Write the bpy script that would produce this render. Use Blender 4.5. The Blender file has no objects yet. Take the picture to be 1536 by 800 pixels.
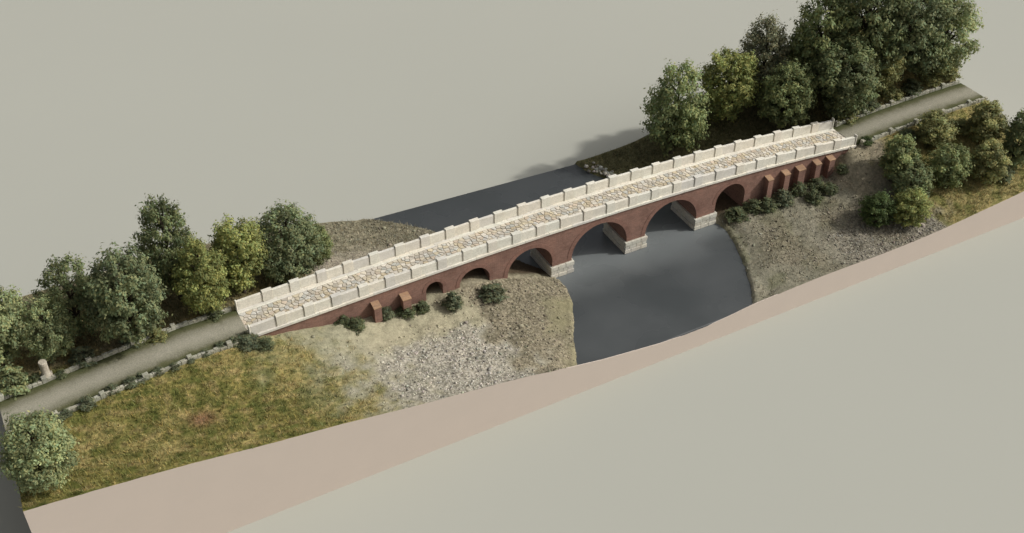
import bpy, bmesh, math, random
import numpy as np
from mathutils import Vector, Matrix, noise as mnoise

# ------------------------------------------------------------------ camera, light, exposure
sc = bpy.context.scene
COL = sc.collection
YAW, PITCH, FPX = 0.48541, 0.67909, 1758.73          # focal length in pixels of the 1536 px wide photo
CAM = np.array([-16.922, -74.574, 65.468])
cam_d = bpy.data.cameras.new('camera'); cam = bpy.data.objects.new('camera', cam_d); COL.objects.link(cam)
cam_d.sensor_width = 36.0; cam_d.lens = 36.0 * FPX / 1536.0
cam_d.clip_start = 0.5; cam_d.clip_end = 5000
cam.location = CAM
cam.rotation_euler = (math.pi / 2 - PITCH, 0, -YAW)
sc.camera = cam

SUN_L = Vector((-1.52, 0.74, -1.42)).normalized()      # direction the light travels
SUN_EL = math.asin(-SUN_L.z); SUN_AZ = math.atan2(-SUN_L.x, -SUN_L.y)
w = bpy.data.worlds.new('World'); sc.world = w; w.use_nodes = True
nt = w.node_tree; nt.nodes.clear()
sky = nt.nodes.new('ShaderNodeTexSky'); sky.sky_type = 'NISHITA'; sky.sun_disc = False
sky.sun_elevation = SUN_EL; sky.sun_rotation = SUN_AZ; sky.dust_density = 6.0; sky.air_density = 1.0; sky.ozone_density = 0.4
bg = nt.nodes.new('ShaderNodeBackground'); bg.inputs['Strength'].default_value = 0.10
wo = nt.nodes.new('ShaderNodeOutputWorld')
hs = nt.nodes.new('ShaderNodeHueSaturation'); hs.inputs['Saturation'].default_value = 0.22      # milky, thinly veiled sky
nt.links.new(sky.outputs[0], hs.inputs['Color']); nt.links.new(hs.outputs[0], bg.inputs[0]); nt.links.new(bg.outputs[0], wo.inputs[0])
sun_d = bpy.data.lights.new('sun', 'SUN'); sun_d.energy = 2.75; sun_d.angle = math.radians(2.0)
sun_d.color = (1.0, 0.975, 0.93)
sun = bpy.data.objects.new('sun', sun_d); COL.objects.link(sun)
sun.rotation_euler = SUN_L.to_track_quat('-Z', 'Y').to_euler()
sc.view_settings.view_transform = 'Standard'; sc.view_settings.look = 'None'
sc.view_settings.exposure = 0.0; sc.view_settings.gamma = 1.0; sc.view_settings.use_curve_mapping = False

rnd = random.Random(7)
nrs = np.random.RandomState(5)

# ------------------------------------------------------------------ pixel -> direction
_cy, _sy, _cp, _sp = math.cos(YAW), math.sin(YAW), math.cos(PITCH), math.sin(PITCH)
FWD = np.array([_sy * _cp, _cy * _cp, -_sp]); RIGHT = np.array([_cy, -_sy, 0.0]); UP = np.cross(RIGHT, FWD)
def ray(x, y): return FWD + RIGHT * (x - 768) / FPX + UP * (400 - y) / FPX
def at_z(x, y, z):
    d = ray(x, y); return CAM + d * (z - CAM[2]) / d[2]
def depth(P): return float((np.array(P) - CAM) @ FWD)

# ------------------------------------------------------------------ helpers
def lin(r, g, b):
    f = lambda c: (c / 255 / 12.92) if c / 255 <= 0.04045 else ((c / 255 + 0.055) / 1.055) ** 2.4
    return (f(r), f(g), f(b), 1.0)
def tag(o, label=None, cat=None, group=None, kind=None):
    if label: o['label'] = label
    if cat: o['category'] = cat
    if group: o['group'] = group
    if kind: o['kind'] = kind
    return o
def link(name, me, mat=None, parent=None):
    o = bpy.data.objects.new(name, me); COL.objects.link(o)
    if mat is not None and me is not None and not me.materials: me.materials.append(mat)
    if parent is not None: o.parent = parent
    return o
def empty(name, loc=(0, 0, 0)):
    o = bpy.data.objects.new(name, None); COL.objects.link(o); o.location = loc; o.empty_display_size = 0.3
    return o
def mesh(name, v, f, smooth=False):
    me = bpy.data.meshes.new(name); me.from_pydata([tuple(p) for p in v], [], f); me.update()
    if smooth: me.polygons.foreach_set('use_smooth', [True] * len(me.polygons))
    return me
def fast_mesh(name, V, F, smooth=False):
    V = np.asarray(V, dtype=np.float32); F = np.asarray(F, dtype=np.int32); k = F.shape[1]
    me = bpy.data.meshes.new(name)
    me.vertices.add(len(V)); me.vertices.foreach_set('co', V.ravel())
    me.loops.add(F.size); me.loops.foreach_set('vertex_index', F.ravel())
    me.polygons.add(len(F)); me.polygons.foreach_set('loop_start', np.arange(0, F.size, k, dtype=np.int32))
    me.polygons.foreach_set('loop_total', np.full(len(F), k, dtype=np.int32))
    me.update(calc_edges=True)
    if smooth: me.polygons.foreach_set('use_smooth', np.ones(len(F), dtype=bool))
    return me
def color_attr(me, name, arr):
    a = me.color_attributes.new(name, 'FLOAT_COLOR', 'POINT')
    arr = np.asarray(arr, dtype=np.float32)
    if arr.shape[1] == 3: arr = np.concatenate([arr, np.ones((len(arr), 1), np.float32)], 1)
    a.data.foreach_set('color', arr.ravel())
BOXF = [(0, 3, 2, 1), (4, 5, 6, 7), (0, 1, 5, 4), (1, 2, 6, 5), (2, 3, 7, 6), (3, 0, 4, 7)]
def box_mesh(name, x0, x1, y0, y1, z0, z1, bev=0.0, zf=None, jit=0.0):
    """box, optionally following the height function zf(x), with worn (bevelled) edges"""
    bm = bmesh.new(); vs = []
    for z in (z0, z1):
        for (x, y) in ((x0, y0), (x1, y0), (x1, y1), (x0, y1)):
            q = Vector((x, y, z + (zf(x) if zf else 0)))
            if jit: q += Vector((rnd.uniform(-jit, jit), rnd.uniform(-jit, jit), rnd.uniform(-jit, jit)))
            vs.append(bm.verts.new(q))
    for f in BOXF: bm.faces.new([vs[i] for i in f])
    if bev: bmesh.ops.bevel(bm, geom=bm.edges[:], offset=bev, segments=1, affect='EDGES')
    me = bpy.data.meshes.new(name); bm.to_mesh(me); bm.free()
    return me

# ------------------------------------------------------------------ materials
def new_mat(name, rough=0.9, spec=0.2):
    m = bpy.data.materials.new(name); m.use_nodes = True
    n = m.node_tree; b = n.nodes['Principled BSDF']
    b.inputs['Roughness'].default_value = rough; b.inputs['Specular IOR Level'].default_value = spec
    return m, n, b
def nd(n, t, **kw):
    x = n.nodes.new(t)
    for k, v in kw.items(): setattr(x, k, v)
    return x
def ramp(n, src, stops):
    r = nd(n, 'ShaderNodeValToRGB'); e = r.color_ramp.elements
    while len(e) < len(stops): e.new(0.5)
    for el, (p, c) in zip(e, stops): el.position = p; el.color = c
    n.links.new(src, r.inputs[0]); return r.outputs[0]
def mixc(n, fac, a, b, blend='MIX'):
    m = nd(n, 'ShaderNodeMix', data_type='RGBA', blend_type=blend)
    for s, v in ((m.inputs[0], fac), (m.inputs[6], a), (m.inputs[7], b)):
        if hasattr(v, 'links') or hasattr(v, 'is_linked'): n.links.new(v, s)
        else: s.default_value = v
    return m.outputs[2]
def noise_tex(n, scale, detail=4, rough=0.6, vec=None):
    t = nd(n, 'ShaderNodeTexNoise'); t.inputs['Scale'].default_value = scale
    t.inputs['Detail'].default_value = detail; t.inputs['Roughness'].default_value = rough
    if vec is None: vec = nd(n, 'ShaderNodeNewGeometry').outputs['Position']
    n.links.new(vec, t.inputs['Vector']); return t.outputs['Fac']
def bump(n, b, h, strength, dist=0.05):
    bp = nd(n, 'ShaderNodeBump'); bp.inputs['Strength'].default_value = strength; bp.inputs['Distance'].default_value = dist
    n.links.new(h, bp.inputs['Height']); n.links.new(bp.outputs[0], b.inputs['Normal'])

def mat_plain(name, c, c2, scale, rough=0.95, spec=0.1):
    m, n, b = new_mat(name, rough, spec)
    n.links.new(ramp(n, noise_tex(n, scale), [(0.3, c), (0.7, c2)]), b.inputs['Base Color']); return m

M_GROUND = mat_plain('pale_card', (0.377, 0.377, 0.329, 1), (0.384, 0.384, 0.335, 1), 0.03, 0.9, 0.15)
M_CUT = mat_plain('pink_cut_face', (0.515, 0.442, 0.380, 1), (0.530, 0.454, 0.390, 1), 0.4)

def stone_mat(name, ca, cb, cc, stain, bump_s=0.4):
    m, n, b = new_mat(name, 0.9, 0.15)
    oi = nd(n, 'ShaderNodeObjectInfo')
    n1 = noise_tex(n, 1.3, 5, 0.65); n2 = noise_tex(n, 7.0, 5, 0.7)
    base = ramp(n, n1, [(0.32, ca), (0.5, cb), (0.68, cc)])
    pc = ramp(n, oi.outputs['Random'], [(0.0, (0.86, 0.86, 0.88, 1)), (0.35, (1.0, 0.96, 0.9, 1)), (0.7, (0.95, 0.97, 0.95, 1)), (1.0, (1.06, 1.03, 0.98, 1))])
    base = mixc(n, 1.0, base, pc, 'MULTIPLY')
    st = ramp(n, n2, [(0.36, (1, 1, 1, 1)), (0.56, (0, 0, 0, 1))])
    mm = nd(n, 'ShaderNodeMath', operation='MULTIPLY'); n.links.new(st, mm.inputs[0]); mm.inputs[1].default_value = 0.6
    n.links.new(mixc(n, mm.outputs[0], base, stain), b.inputs['Base Color'])
    bump(n, b, n2, bump_s, 0.03); return m
M_PARAPET = stone_mat('parapet_limestone', (0.62, 0.59, 0.515, 1), (0.71, 0.685, 0.61, 1), (0.74, 0.70, 0.625, 1), (0.50, 0.475, 0.405, 1))
M_PIER = stone_mat('pier_stone', (0.47, 0.445, 0.38, 1), (0.58, 0.555, 0.485, 1), (0.57, 0.545, 0.495, 1), (0.34, 0.32, 0.26, 1))
M_WALLSTONE = stone_mat('roadside_stone', (0.28, 0.275, 0.23, 1), (0.39, 0.38, 0.32, 1), (0.45, 0.435, 0.365, 1), (0.15, 0.155, 0.09, 1), 0.8)
M_COLUMN = stone_mat('milestone_stone', (0.34, 0.31, 0.25, 1), (0.43, 0.39, 0.32, 1), (0.46, 0.43, 0.37, 1), (0.25, 0.22, 0.17, 1), 0.6)
M_MORTAR = mat_plain('paving_joint', (0.17, 0.13, 0.095, 1), (0.46, 0.41, 0.33, 1), 0.8)

def flag_mat():
    m, n, b = new_mat('flagstone', 0.9, 0.15)
    at = nd(n, 'ShaderNodeAttribute', attribute_name='col')
    n2 = noise_tex(n, 5.0, 5, 0.7); g = ramp(n, n2, [(0.3, (0.78, 0.77, 0.75, 1)), (0.7, (1.08, 1.07, 1.05, 1))])
    n.links.new(mixc(n, 1.0, at.outputs['Color'], g, 'MULTIPLY'), b.inputs['Base Color'])
    bump(n, b, n2, 0.5, 0.03); return m
M_FLAG = flag_mat()

def brick_mat(name, c1, c2, mortar, radial=False):
    m, n, b = new_mat(name, 0.9, 0.15)
    geo = nd(n, 'ShaderNodeNewGeometry').outputs['Position']
    if radial:
        uv = nd(n, 'ShaderNodeUVMap'); vec = uv.outputs[0]
    else:
        sep = nd(n, 'ShaderNodeSeparateXYZ'); n.links.new(geo, sep.inputs[0])
        ad = nd(n, 'ShaderNodeMath', operation='ADD'); n.links.new(sep.outputs[0], ad.inputs[0]); n.links.new(sep.outputs[1], ad.inputs[1])
        cb = nd(n, 'ShaderNodeCombineXYZ'); n.links.new(ad.outputs[0], cb.inputs[0]); n.links.new(sep.outputs[2], cb.inputs[1]); vec = cb.outputs[0]
    br = nd(n, 'ShaderNodeTexBrick'); n.links.new(vec, br.inputs['Vector'])
    br.inputs['Color1'].default_value = c1; br.inputs['Color2'].default_value = c2; br.inputs['Mortar'].default_value = mortar
    br.inputs['Scale'].default_value = 1.0; br.inputs['Brick Width'].default_value = 0.42; br.inputs['Row Height'].default_value = 0.105
    br.inputs['Mortar Size'].default_value = 0.010; br.inputs['Mortar Smooth'].default_value = 0.3; br.inputs['Bias'].default_value = 0.1
    n1 = noise_tex(n, 0.55, 6, 0.7); n2 = noise_tex(n, 6.0, 4, 0.7)
    g = ramp(n, n1, [(0.28, (0.66, 0.63, 0.62, 1)), (0.5, (0.98, 0.98, 0.98, 1)), (0.72, (1.16, 1.1, 1.06, 1))])
    col = mixc(n, 1.0, br.outputs['Color'], g, 'MULTIPLY')
    g2 = ramp(n, n2, [(0.3, (0.82, 0.82, 0.84, 1)), (0.7, (1.1, 1.1, 1.1, 1))])
    n.links.new(mixc(n, 1.0, col, g2, 'MULTIPLY'), b.inputs['Base Color'])
    bump(n, b, br.outputs['Fac'], -0.35, 0.02); return m
M_BRICK = brick_mat('red_brick', (0.262, 0.146, 0.110, 1), (0.205, 0.114, 0.088, 1), (0.28, 0.20, 0.155, 1))
M_RING = brick_mat('arch_brick', (0.262, 0.146, 0.110, 1), (0.212, 0.116, 0.089, 1), (0.21, 0.136, 0.104, 1), True)
M_CAP = brick_mat('buttress_cap_tile', (0.36, 0.235, 0.145, 1), (0.31, 0.195, 0.12, 1), (0.28, 0.19, 0.125, 1))

def water_mat():
    m, n, b = new_mat('river_water', 0.16, 0.5)
    b.inputs['IOR'].default_value = 1.333
    n1 = noise_tex(n, 0.16, 3, 0.5)
    deep = ramp(n, n1, [(0.35, (0.044, 0.049, 0.050, 1)), (0.7, (0.060, 0.065, 0.066, 1))])
    # pale silt over the shallow footing that runs under the arches
    sep = nd(n, 'ShaderNodeSeparateXYZ'); n.links.new(nd(n, 'ShaderNodeNewGeometry').outputs['Position'], sep.inputs[0])
    ad = nd(n, 'ShaderNodeMath', operation='MULTIPLY_ADD'); n.links.new(n1, ad.inputs[0]); ad.inputs[1].default_value = 3.0; n.links.new(sep.outputs[1], ad.inputs[2])
    mr = nd(n, 'ShaderNodeMapRange', interpolation_type='SMOOTHSTEP'); n.links.new(ad.outputs[0], mr.inputs[0]); mr.inputs[1].default_value = -3.2; mr.inputs[2].default_value = 2.0; mr.inputs[4].default_value = 0.85
    mr2 = nd(n, 'ShaderNodeMapRange', interpolation_type='SMOOTHSTEP'); n.links.new(ad.outputs[0], mr2.inputs[0]); mr2.inputs[1].default_value = 3.0; mr2.inputs[2].default_value = 8.0; mr2.inputs[3].default_value = 1.0; mr2.inputs[4].default_value = 0.0
    mlt = nd(n, 'ShaderNodeMath', operation='MULTIPLY'); n.links.new(mr.outputs[0], mlt.inputs[0]); n.links.new(mr2.outputs[0], mlt.inputs[1])
    n.links.new(mixc(n, mlt.outputs[0], deep, (0.155, 0.168, 0.168, 1)), b.inputs['Base Color'])
    n2 = noise_tex(n, 1.1, 3, 0.5); bump(n, b, n2, 0.10, 0.06)
    r = nd(n, 'ShaderNodeMapRange'); n.links.new(n1, r.inputs[0]); r.inputs[1].default_value = .3; r.inputs[2].default_value = .7
    r.inputs[3].default_value = 0.22; r.inputs[4].default_value = 0.32; n.links.new(r.outputs[0], b.inputs['Roughness'])
    return m
M_WATER = water_mat()

def terrain_mat():
    m, n, b = new_mat('bank_soil', 1.0, 0.05)
    at = nd(n, 'ShaderNodeAttribute', attribute_name='col'); pb = nd(n, 'ShaderNodeAttribute', attribute_name='kind')
    sp = nd(n, 'ShaderNodeSeparateColor'); n.links.new(pb.outputs['Color'], sp.inputs[0])
    geo = nd(n, 'ShaderNodeNewGeometry').outputs['Position']
    # fine pebbles
    v = nd(n, 'ShaderNodeTexVoronoi'); v.inputs['Scale'].default_value = 4.2; n.links.new(geo, v.inputs['Vector'])
    vs = nd(n, 'ShaderNodeSeparateColor'); n.links.new(v.outputs['Color'], vs.inputs[0])
    pc = ramp(n, vs.outputs[0], [(0.0, (0.62, 0.61, 0.58, 1)), (0.3, (0.88, 0.87, 0.85, 1)), (0.6, (1.08, 1.06, 1.02, 1)), (0.85, (1.18, 1.16, 1.12, 1)), (1.0, (1.36, 1.33, 1.28, 1))])
    gap = ramp(n, v.outputs['Distance'], [(0.35, (1, 1, 1, 1)), (0.8, (0.55, 0.54, 0.51, 1))])
    peb = mixc(n, 1.0, pc, gap, 'MULTIPLY')
    # fibrous grass mottling
    nn = noise_tex(n, 2.6, 6, 0.75); n3 = noise_tex(n, 0.5, 4, 0.6)
    gr = ramp(n, nn, [(0.32, (0.34, 0.40, 0.32, 1)), (0.44, (0.75, 0.80, 0.72, 1)), (0.54, (1.08, 1.06, 1.06, 1)), (0.68, (1.6, 1.5, 1.42, 1))])
    so = ramp(n, nn, [(0.30, (0.74, 0.74, 0.73, 1)), (0.70, (1.25, 1.25, 1.24, 1))])
    k1 = mixc(n, sp.outputs[0], so, gr); k2 = mixc(n, sp.outputs[1], k1, peb)
    lg = ramp(n, n3, [(0.3, (0.82, 0.84, 0.82, 1)), (0.7, (1.16, 1.15, 1.15, 1))])
    c = mixc(n, 1.0, at.outputs['Color'], k2, 'MULTIPLY'); c = mixc(n, 1.0, c, lg, 'MULTIPLY')
    n.links.new(c, b.inputs['Base Color'])
    bump(n, b, noise_tex(n, 4.0, 5, 0.7), 0.7, 0.12); return m
M_TERRAIN = terrain_mat()

def attr_mat(name, rough=1.0, transl=0.0):
    m, n, b = new_mat(name, rough, 0.1)
    at = nd(n, 'ShaderNodeAttribute', attribute_name='col'); n.links.new(at.outputs['Color'], b.inputs['Base Color']); return m
M_GRASS = attr_mat('grass_blades'); M_PEBBLE = attr_mat('pebbles', 0.9)

def road_mat():
    m, n, b = new_mat('road_gravel', 1.0, 0.05)
    at = nd(n, 'ShaderNodeAttribute', attribute_name='across'); sp = nd(n, 'ShaderNodeSeparateColor'); n.links.new(at.outputs['Color'], sp.inputs[0])
    n1 = noise_tex(n, 0.9, 5, 0.65); n2 = noise_tex(n, 9.0, 4, 0.7)
    ad = nd(n, 'ShaderNodeMath', operation='MULTIPLY_ADD'); n.links.new(n1, ad.inputs[0]); ad.inputs[1].default_value = 0.42; n.links.new(sp.outputs[0], ad.inputs[2])
    base = ramp(n, ad.outputs[0], [(0.18, (0.062, 0.070, 0.030, 1)), (0.40, (0.105, 0.105, 0.056, 1)), (0.60, (0.200, 0.192, 0.140, 1)), (0.85, (0.275, 0.262, 0.202, 1)), (1.0, (0.30, 0.284, 0.224, 1))])
    g = ramp(n, n2, [(0.3, (0.72, 0.72, 0.72, 1)), (0.7, (1.22, 1.21, 1.2, 1))])
    n.links.new(mixc(n, 1.0, base, g, 'MULTIPLY'), b.inputs['Base Color']); bump(n, b, n2, 0.6, 0.04); return m
M_ROAD = road_mat()

def leaf_mat():
    m, n, b = new_mat('leaves', 0.65, 0.25)
    oi = nd(n, 'ShaderNodeObjectInfo'); at = nd(n, 'ShaderNodeAttribute', attribute_name='col')
    c = mixc(n, 1.0, oi.outputs['Color'], at.outputs['Color'], 'MULTIPLY')
    n.links.new(c, b.inputs['Base Color'])
    tr = nd(n, 'ShaderNodeBsdfTranslucent'); n.links.new(c, tr.inputs[0])
    mx = nd(n, 'ShaderNodeMixShader'); mx.inputs[0].default_value = 0.36
    n.links.new(b.outputs[0], mx.inputs[1]); n.links.new(tr.outputs[0], mx.inputs[2])
    n.links.new(mx.outputs[0], n.nodes['Material Output'].inputs[0]); return m
M_LEAF = leaf_mat()
M_BARK = mat_plain('bark', (0.045, 0.036, 0.026, 1), (0.085, 0.068, 0.05, 1), 5.0)

# ------------------------------------------------------------------ terrain heights
ZB, ZW = -7.95, -5.66                                  # table plane, water level
XL, XR = -22.3, 81.0
def y_front(x): return -12.45 + 0.011 * (x - 35)
def y_back(x): return 16.9 - 0.045 * (x - 14) if x < 38 else 15.85
def y_back(x): return 16.95 - 0.045 * np.clip(np.asarray(x, float) - 14, 0, 24)
def deck_z(x):
    t = (x / 2.5 - 12) / 12
    return 2.5 * (-0.3855 * t * t - 0.1178 * t ** 3)
ROAD_L = [(-2.1, 1.9, -0.86), (-7.25, 1.68, -0.70), (-13.5, 0.85, -0.66), (-18.3, 0.15, -0.64), (-22.32, -0.48, -0.60)]
ROAD_R = [(62.6, 1.85, -1.65), (66, 1.82, -1.36), (70, 1.85, -1.16), (76, 1.85, -0.98), (81.02, 1.75, -0.90)]
ctrl = []
def cp(*pts): ctrl.extend(pts)
def fz(px, py, X=None):                                # height of a pixel of the front cut edge
    d = ray(px, py); x = 30.0
    for _ in range(6):
        P = CAM + d * (y_front(x) - CAM[1]) / d[1]; x = P[0]
    return P
for q in [(33, 768), (150, 734), (290, 695), (400, 667), (500, 640), (640, 605), (760, 573), (830, 557), (850, 552.5), (866, 548.5), (882, 545), (902, 540.3), (925, 534), (990, 516), (1060, 491), (1130, 457), (1200, 428), (1300, 390), (1400, 350), (1470, 318), (1536, 287)]:
    P = fz(*q); cp((P[0], P[1], P[2]))
cp((81, -12, -3.3))
cp((-22.3, -6, -0.35), (-16, -6, -0.7), (-10, -6, -0.95), (-4, -6, -1.4), (2, -6, -1.9), (8, -6, -3.0), (13, -6, -3.6), (18, -6, -4.2), (-4, -2.6, -1.0))
cp((-2.5, -.3, -1.0), (0.2, -.3, -1.55), (3.7, -.3, -2.2), (6.1, -.3, -2.6), (8.5, -.3, -3.1), (14, -.3, -3.4), (18.6, -.3, -3.3), (20.8, -.3, -3.6), (22.2, -.3, -3.95), (24.5, -.3, -4.6))
# water line, both banks, and river bed
cp((22.6, -11.3, ZW), (24.67, -7.7, ZW), (26.83, -3.6, ZW), (27.33, -1.1, ZW), (26.6, 1.5, ZW), (24.5, 5, ZW), (22, 9, ZW), (19.85, 12, ZW), (17.4, 14.7, ZW), (14.7, 16.9, ZW))
cp((41.4, -12.0, ZW), (43.3, -9, ZW), (44.9, -5.2, ZW), (46.0, -1.5, ZW), (45.2, 2, ZW), (43.2, 6, ZW), (41.2, 9.5, ZW), (40.07, 11.6, ZW), (39.2, 13.2, ZW), (38.4, 15.9, ZW))
for x, y in [(33, -6), (36, 0), (34, 6), (30, 12), (28, 16), (34, 15), (38, -6), (30, -3), (40, 2), (29, 8)]: cp((x, y, -6.6))
cp((33, -10, -6.1), (28.5, -10, -6.0), (37.5, -10, -6.1))
cp((22.0, -12.5, -5.05), (21.6, -11, -4.95), (23.3, -8.5, -5.2), (25.6, -5.0, -5.3), (26.3, -2.5, -5.35), (42.6, -12.3, -5.35), (44.6, -8.5, -5.3), (46.2, -4.5, -5.3), (47, -1.5, -5.2))
cp((26.2, -8.0, -6.05), (28.4, -3.5, -6.1), (42.0, -8, -6.05), (43.6, -4, -6.1))
# right bank, front
cp((48.5, -.3, -4.9), (52, -.3, -4.75), (56, -.3, -4.3), (59.6, -.3, -3.9), (62.9, -.3, -2.4), (49, -5, -5.0), (55, -6, -4.8), (60, -6, -4.4), (66, -6, -3.6), (72, -6, -3.1), (81, -6, -2.6), (65, -2.2, -2.2), (72, -2.2, -1.9), (81, -2.0, -1.7))
# right side, back: hillside
cp((81, 4.3, -0.7), (81, 4.9, 0.6), (81, 6.7, 2.0), (81, 10, 2.9), (81, 16, 3.4), (76, 4.6, -0.7), (76, 8, 1.5), (76, 16, 2.8), (70, 4.8, -1.0), (70, 8.5, 0.6), (70, 16, 1.8), (65, 5, -1.9), (65, 9, -1.0), (63, 16, 0.4), (58, 5, -3.8), (58, 10, -2.6), (55.6, 16.0, -1.4), (51, 16, -3.5), (47, 16, -4.9), (42, 15.5, -5.4), (48, 11, -4.9), (51, 6, -4.7), (47, 5, -5.2))
# left side, back; ground behind the smallest arches raised to darken their openings
cp((-22.3, 16.9, -2.8), (-16.9, 16.9, -2.75), (-8.5, 16.9, -2.65), (0.9, 16.9, -3.1), (6, 16.9, -3.8), (10.9, 16.9, -4.6), (-22, 9, -1.7), (-14, 9, -1.6), (-6, 9, -1.7), (2, 9, -2.6), (8, 9, -3.6), (14, 9, -4.5), (2, 4.6, -2.1), (8, 4.6, -2.6), (13, 4.8, -1.9), (18.5, 4.9, -2.1), (21.5, 4.8, -3.6), (14, 6.5, -2.6), (18, 6.5, -3.2), (23.5, 4.8, -4.9), (-22, 4.5, -0.9), (-12, 5, -0.9), (-6, 5.5, -1.0))
for road in (ROAD_L, ROAD_R):
    for (x, y, z) in road:
        for dy in (-2.2, 0, 2.2): cp((x, y + dy, z - 0.05))
ctrl = np.array(ctrl)
def tps(r2): return 0.5 * r2 * np.log(r2 + 1e-9)
SC = np.array([1.0, 1.25])
XYc = ctrl[:, :2] * SC
K = tps(((XYc[:, None] - XYc[None]) ** 2).sum(-1)) + np.eye(len(ctrl)) * 0.02
Pm = np.concatenate([np.ones((len(ctrl), 1)), XYc], 1)
A = np.block([[K, Pm], [Pm.T, np.zeros((3, 3))]])
sol = np.linalg.solve(A, np.concatenate([ctrl[:, 2], np.zeros(3)]))
def road_center(road, x):
    r = np.array(sorted(road)); return np.interp(x, r[:, 0], r[:, 1]), np.interp(x, r[:, 0], r[:, 2])
def sstep(a, b, t): t = np.clip((t - a) / (b - a), 0, 1); return t * t * (3 - 2 * t)
def vnoise(X, Y, s, seed=0):
    out = np.zeros_like(X); r = np.random.RandomState(seed)
    for o in range(4):
        for k in range(5):
            a = r.uniform(0, 6.28); fq = 6.28 / (s / 2 ** o) * r.uniform(.6, 1.3); ph = r.uniform(0, 6.28)
            out += np.sin((X * math.cos(a) + Y * math.sin(a)) * fq + ph + 1.5 * np.sin(Y * fq * .4 + ph * 2)) * 0.5 ** o
    return out / 4.0
def height(X, Y):
    X = np.asarray(X, float); Y = np.asarray(Y, float); sh = X.shape
    q = np.stack([X.ravel(), Y.ravel()], 1) * SC; z = np.zeros(len(q))
    for i in range(0, len(q), 4000):
        s = q[i:i + 4000]; d = ((s[:, None] - XYc[None]) ** 2).sum(-1)
        z[i:i + 4000] = tps(d) @ sol[:-3] + sol[-3] + s @ sol[-2:]
    z = z.reshape(sh)
    edge = sstep(0, 1.5, np.minimum(Y - y_front(X), y_back(X) - Y))
    z = z + (0.07 * vnoise(X, Y, 3.0, 1) + 0.05 * vnoise(X, Y, 0.9, 2)) * (0.25 + 0.75 * edge) * (0.12 + .88 * sstep(.2, 1.0, np.abs(z - ZW)))
    for road, lo, hi in ((ROAD_L, -99, -2.2), (ROAD_R, 62.8, 999)):
        c, rz = road_center(road, X)
        m = (1 - sstep(2.15, 3.1, np.abs(Y - c))) * ((X > lo) & (X < hi))
        z = z * (1 - m) + (rz - 0.06) * m
    # under the bridge deck the ground stays below the arch crowns and the deck
    m = ((Y > -0.2) & (Y < 4.2) & (X > -2.4) & (X < 63.0))
    z = np.where(m, np.minimum(z, deck_z(X) - 0.9), z)
    return z
def _bank(pts):
    p = np.array(sorted(pts)); yy = np.linspace(-13.5, 17.5, 400); xx = np.interp(yy, p[:, 0], p[:, 1])
    k = np.exp(-0.5 * (np.arange(-24, 25) / 9.0) ** 2); k /= k.sum()
    return yy, np.convolve(np.pad(xx, 24, mode='reflect', reflect_type='odd'), k, mode='valid')
BANK_L = _bank([(-13.5, 22.3), (-12.6, 22.45), (-11.3, 22.75), (-7.7, 24.67), (-3.6, 26.83), (-1.1, 27.33), (1.5, 26.6), (5, 24.5), (9, 22), (12, 19.85), (14.7, 17.4), (16.9, 14.7), (17.5, 13.9)])
BANK_R = _bank([(-13.5, 40.6), (-12.3, 41.25), (-9, 43.3), (-5.2, 44.9), (-1.5, 46.0), (2, 45.2), (6, 43.2), (9.5, 41.2), (11.6, 40.07), (13.2, 39.2), (15.9, 38.46), (17.5, 38.0)])
def height(X, Y, _h=height):
    X = np.asarray(X, float); Y = np.asarray(Y, float); z = _h(X, Y)
    n = 0.10 * vnoise(X, Y, 2.2, 31)
    dl = (np.interp(Y, *BANK_L) - X) * 0.85 + n; dr = (X - np.interp(Y, *BANK_R)) * 0.9 + n
    d = np.maximum(dl, dr)                              # metres on land (+) or into the river (-)
    fl = np.clip((Y - y_front(X)) / 3.0, 0, 1)
    bed = ZW - np.minimum(0.34 * (1 - fl) + 0.9 * fl, -d * (0.05 + 0.4 * fl))
    land = np.maximum(z, ZW + 0.20); t = sstep(0.0, 1.2, d)
    land = (ZW + np.minimum(d * 1.4, 0.28)) * (1 - t) + land * t
    return np.where(d < 0, bed, np.where(d < 1.2, land, np.maximum(z, ZW + .2)))
def gz(x, y): return float(height(np.array([x]), np.array([y]))[0])

# ground plane (pale card table)
gp = link('ground', mesh('ground', [(-900, -700, ZB), (1000, -700, ZB), (1000, 1300, ZB), (-900, 1300, ZB)], [(0, 1, 2, 3)]), M_GROUND); tag(gp, kind='structure')

NX, NY = 480, 138
gx = np.linspace(XL, XR, NX); gt = np.linspace(0, 1, NY)
GX = np.repeat(gx[:, None], NY, 1); yf = y_front(gx)[:, None]; yb = y_back(gx)[:, None]
GY = yf + (yb - yf) * gt[None]
GZ = height(GX, GY)
idx = np.arange(NX * NY).reshape(NX, NY)
F = np.stack([idx[:-1, :-1], idx[1:, :-1], idx[1:, 1:], idx[:-1, 1:]], -1).reshape(-1, 4)
tm = fast_mesh('terrain', np.stack([GX, GY, GZ], -1).reshape(-1, 3), F, True)

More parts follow.
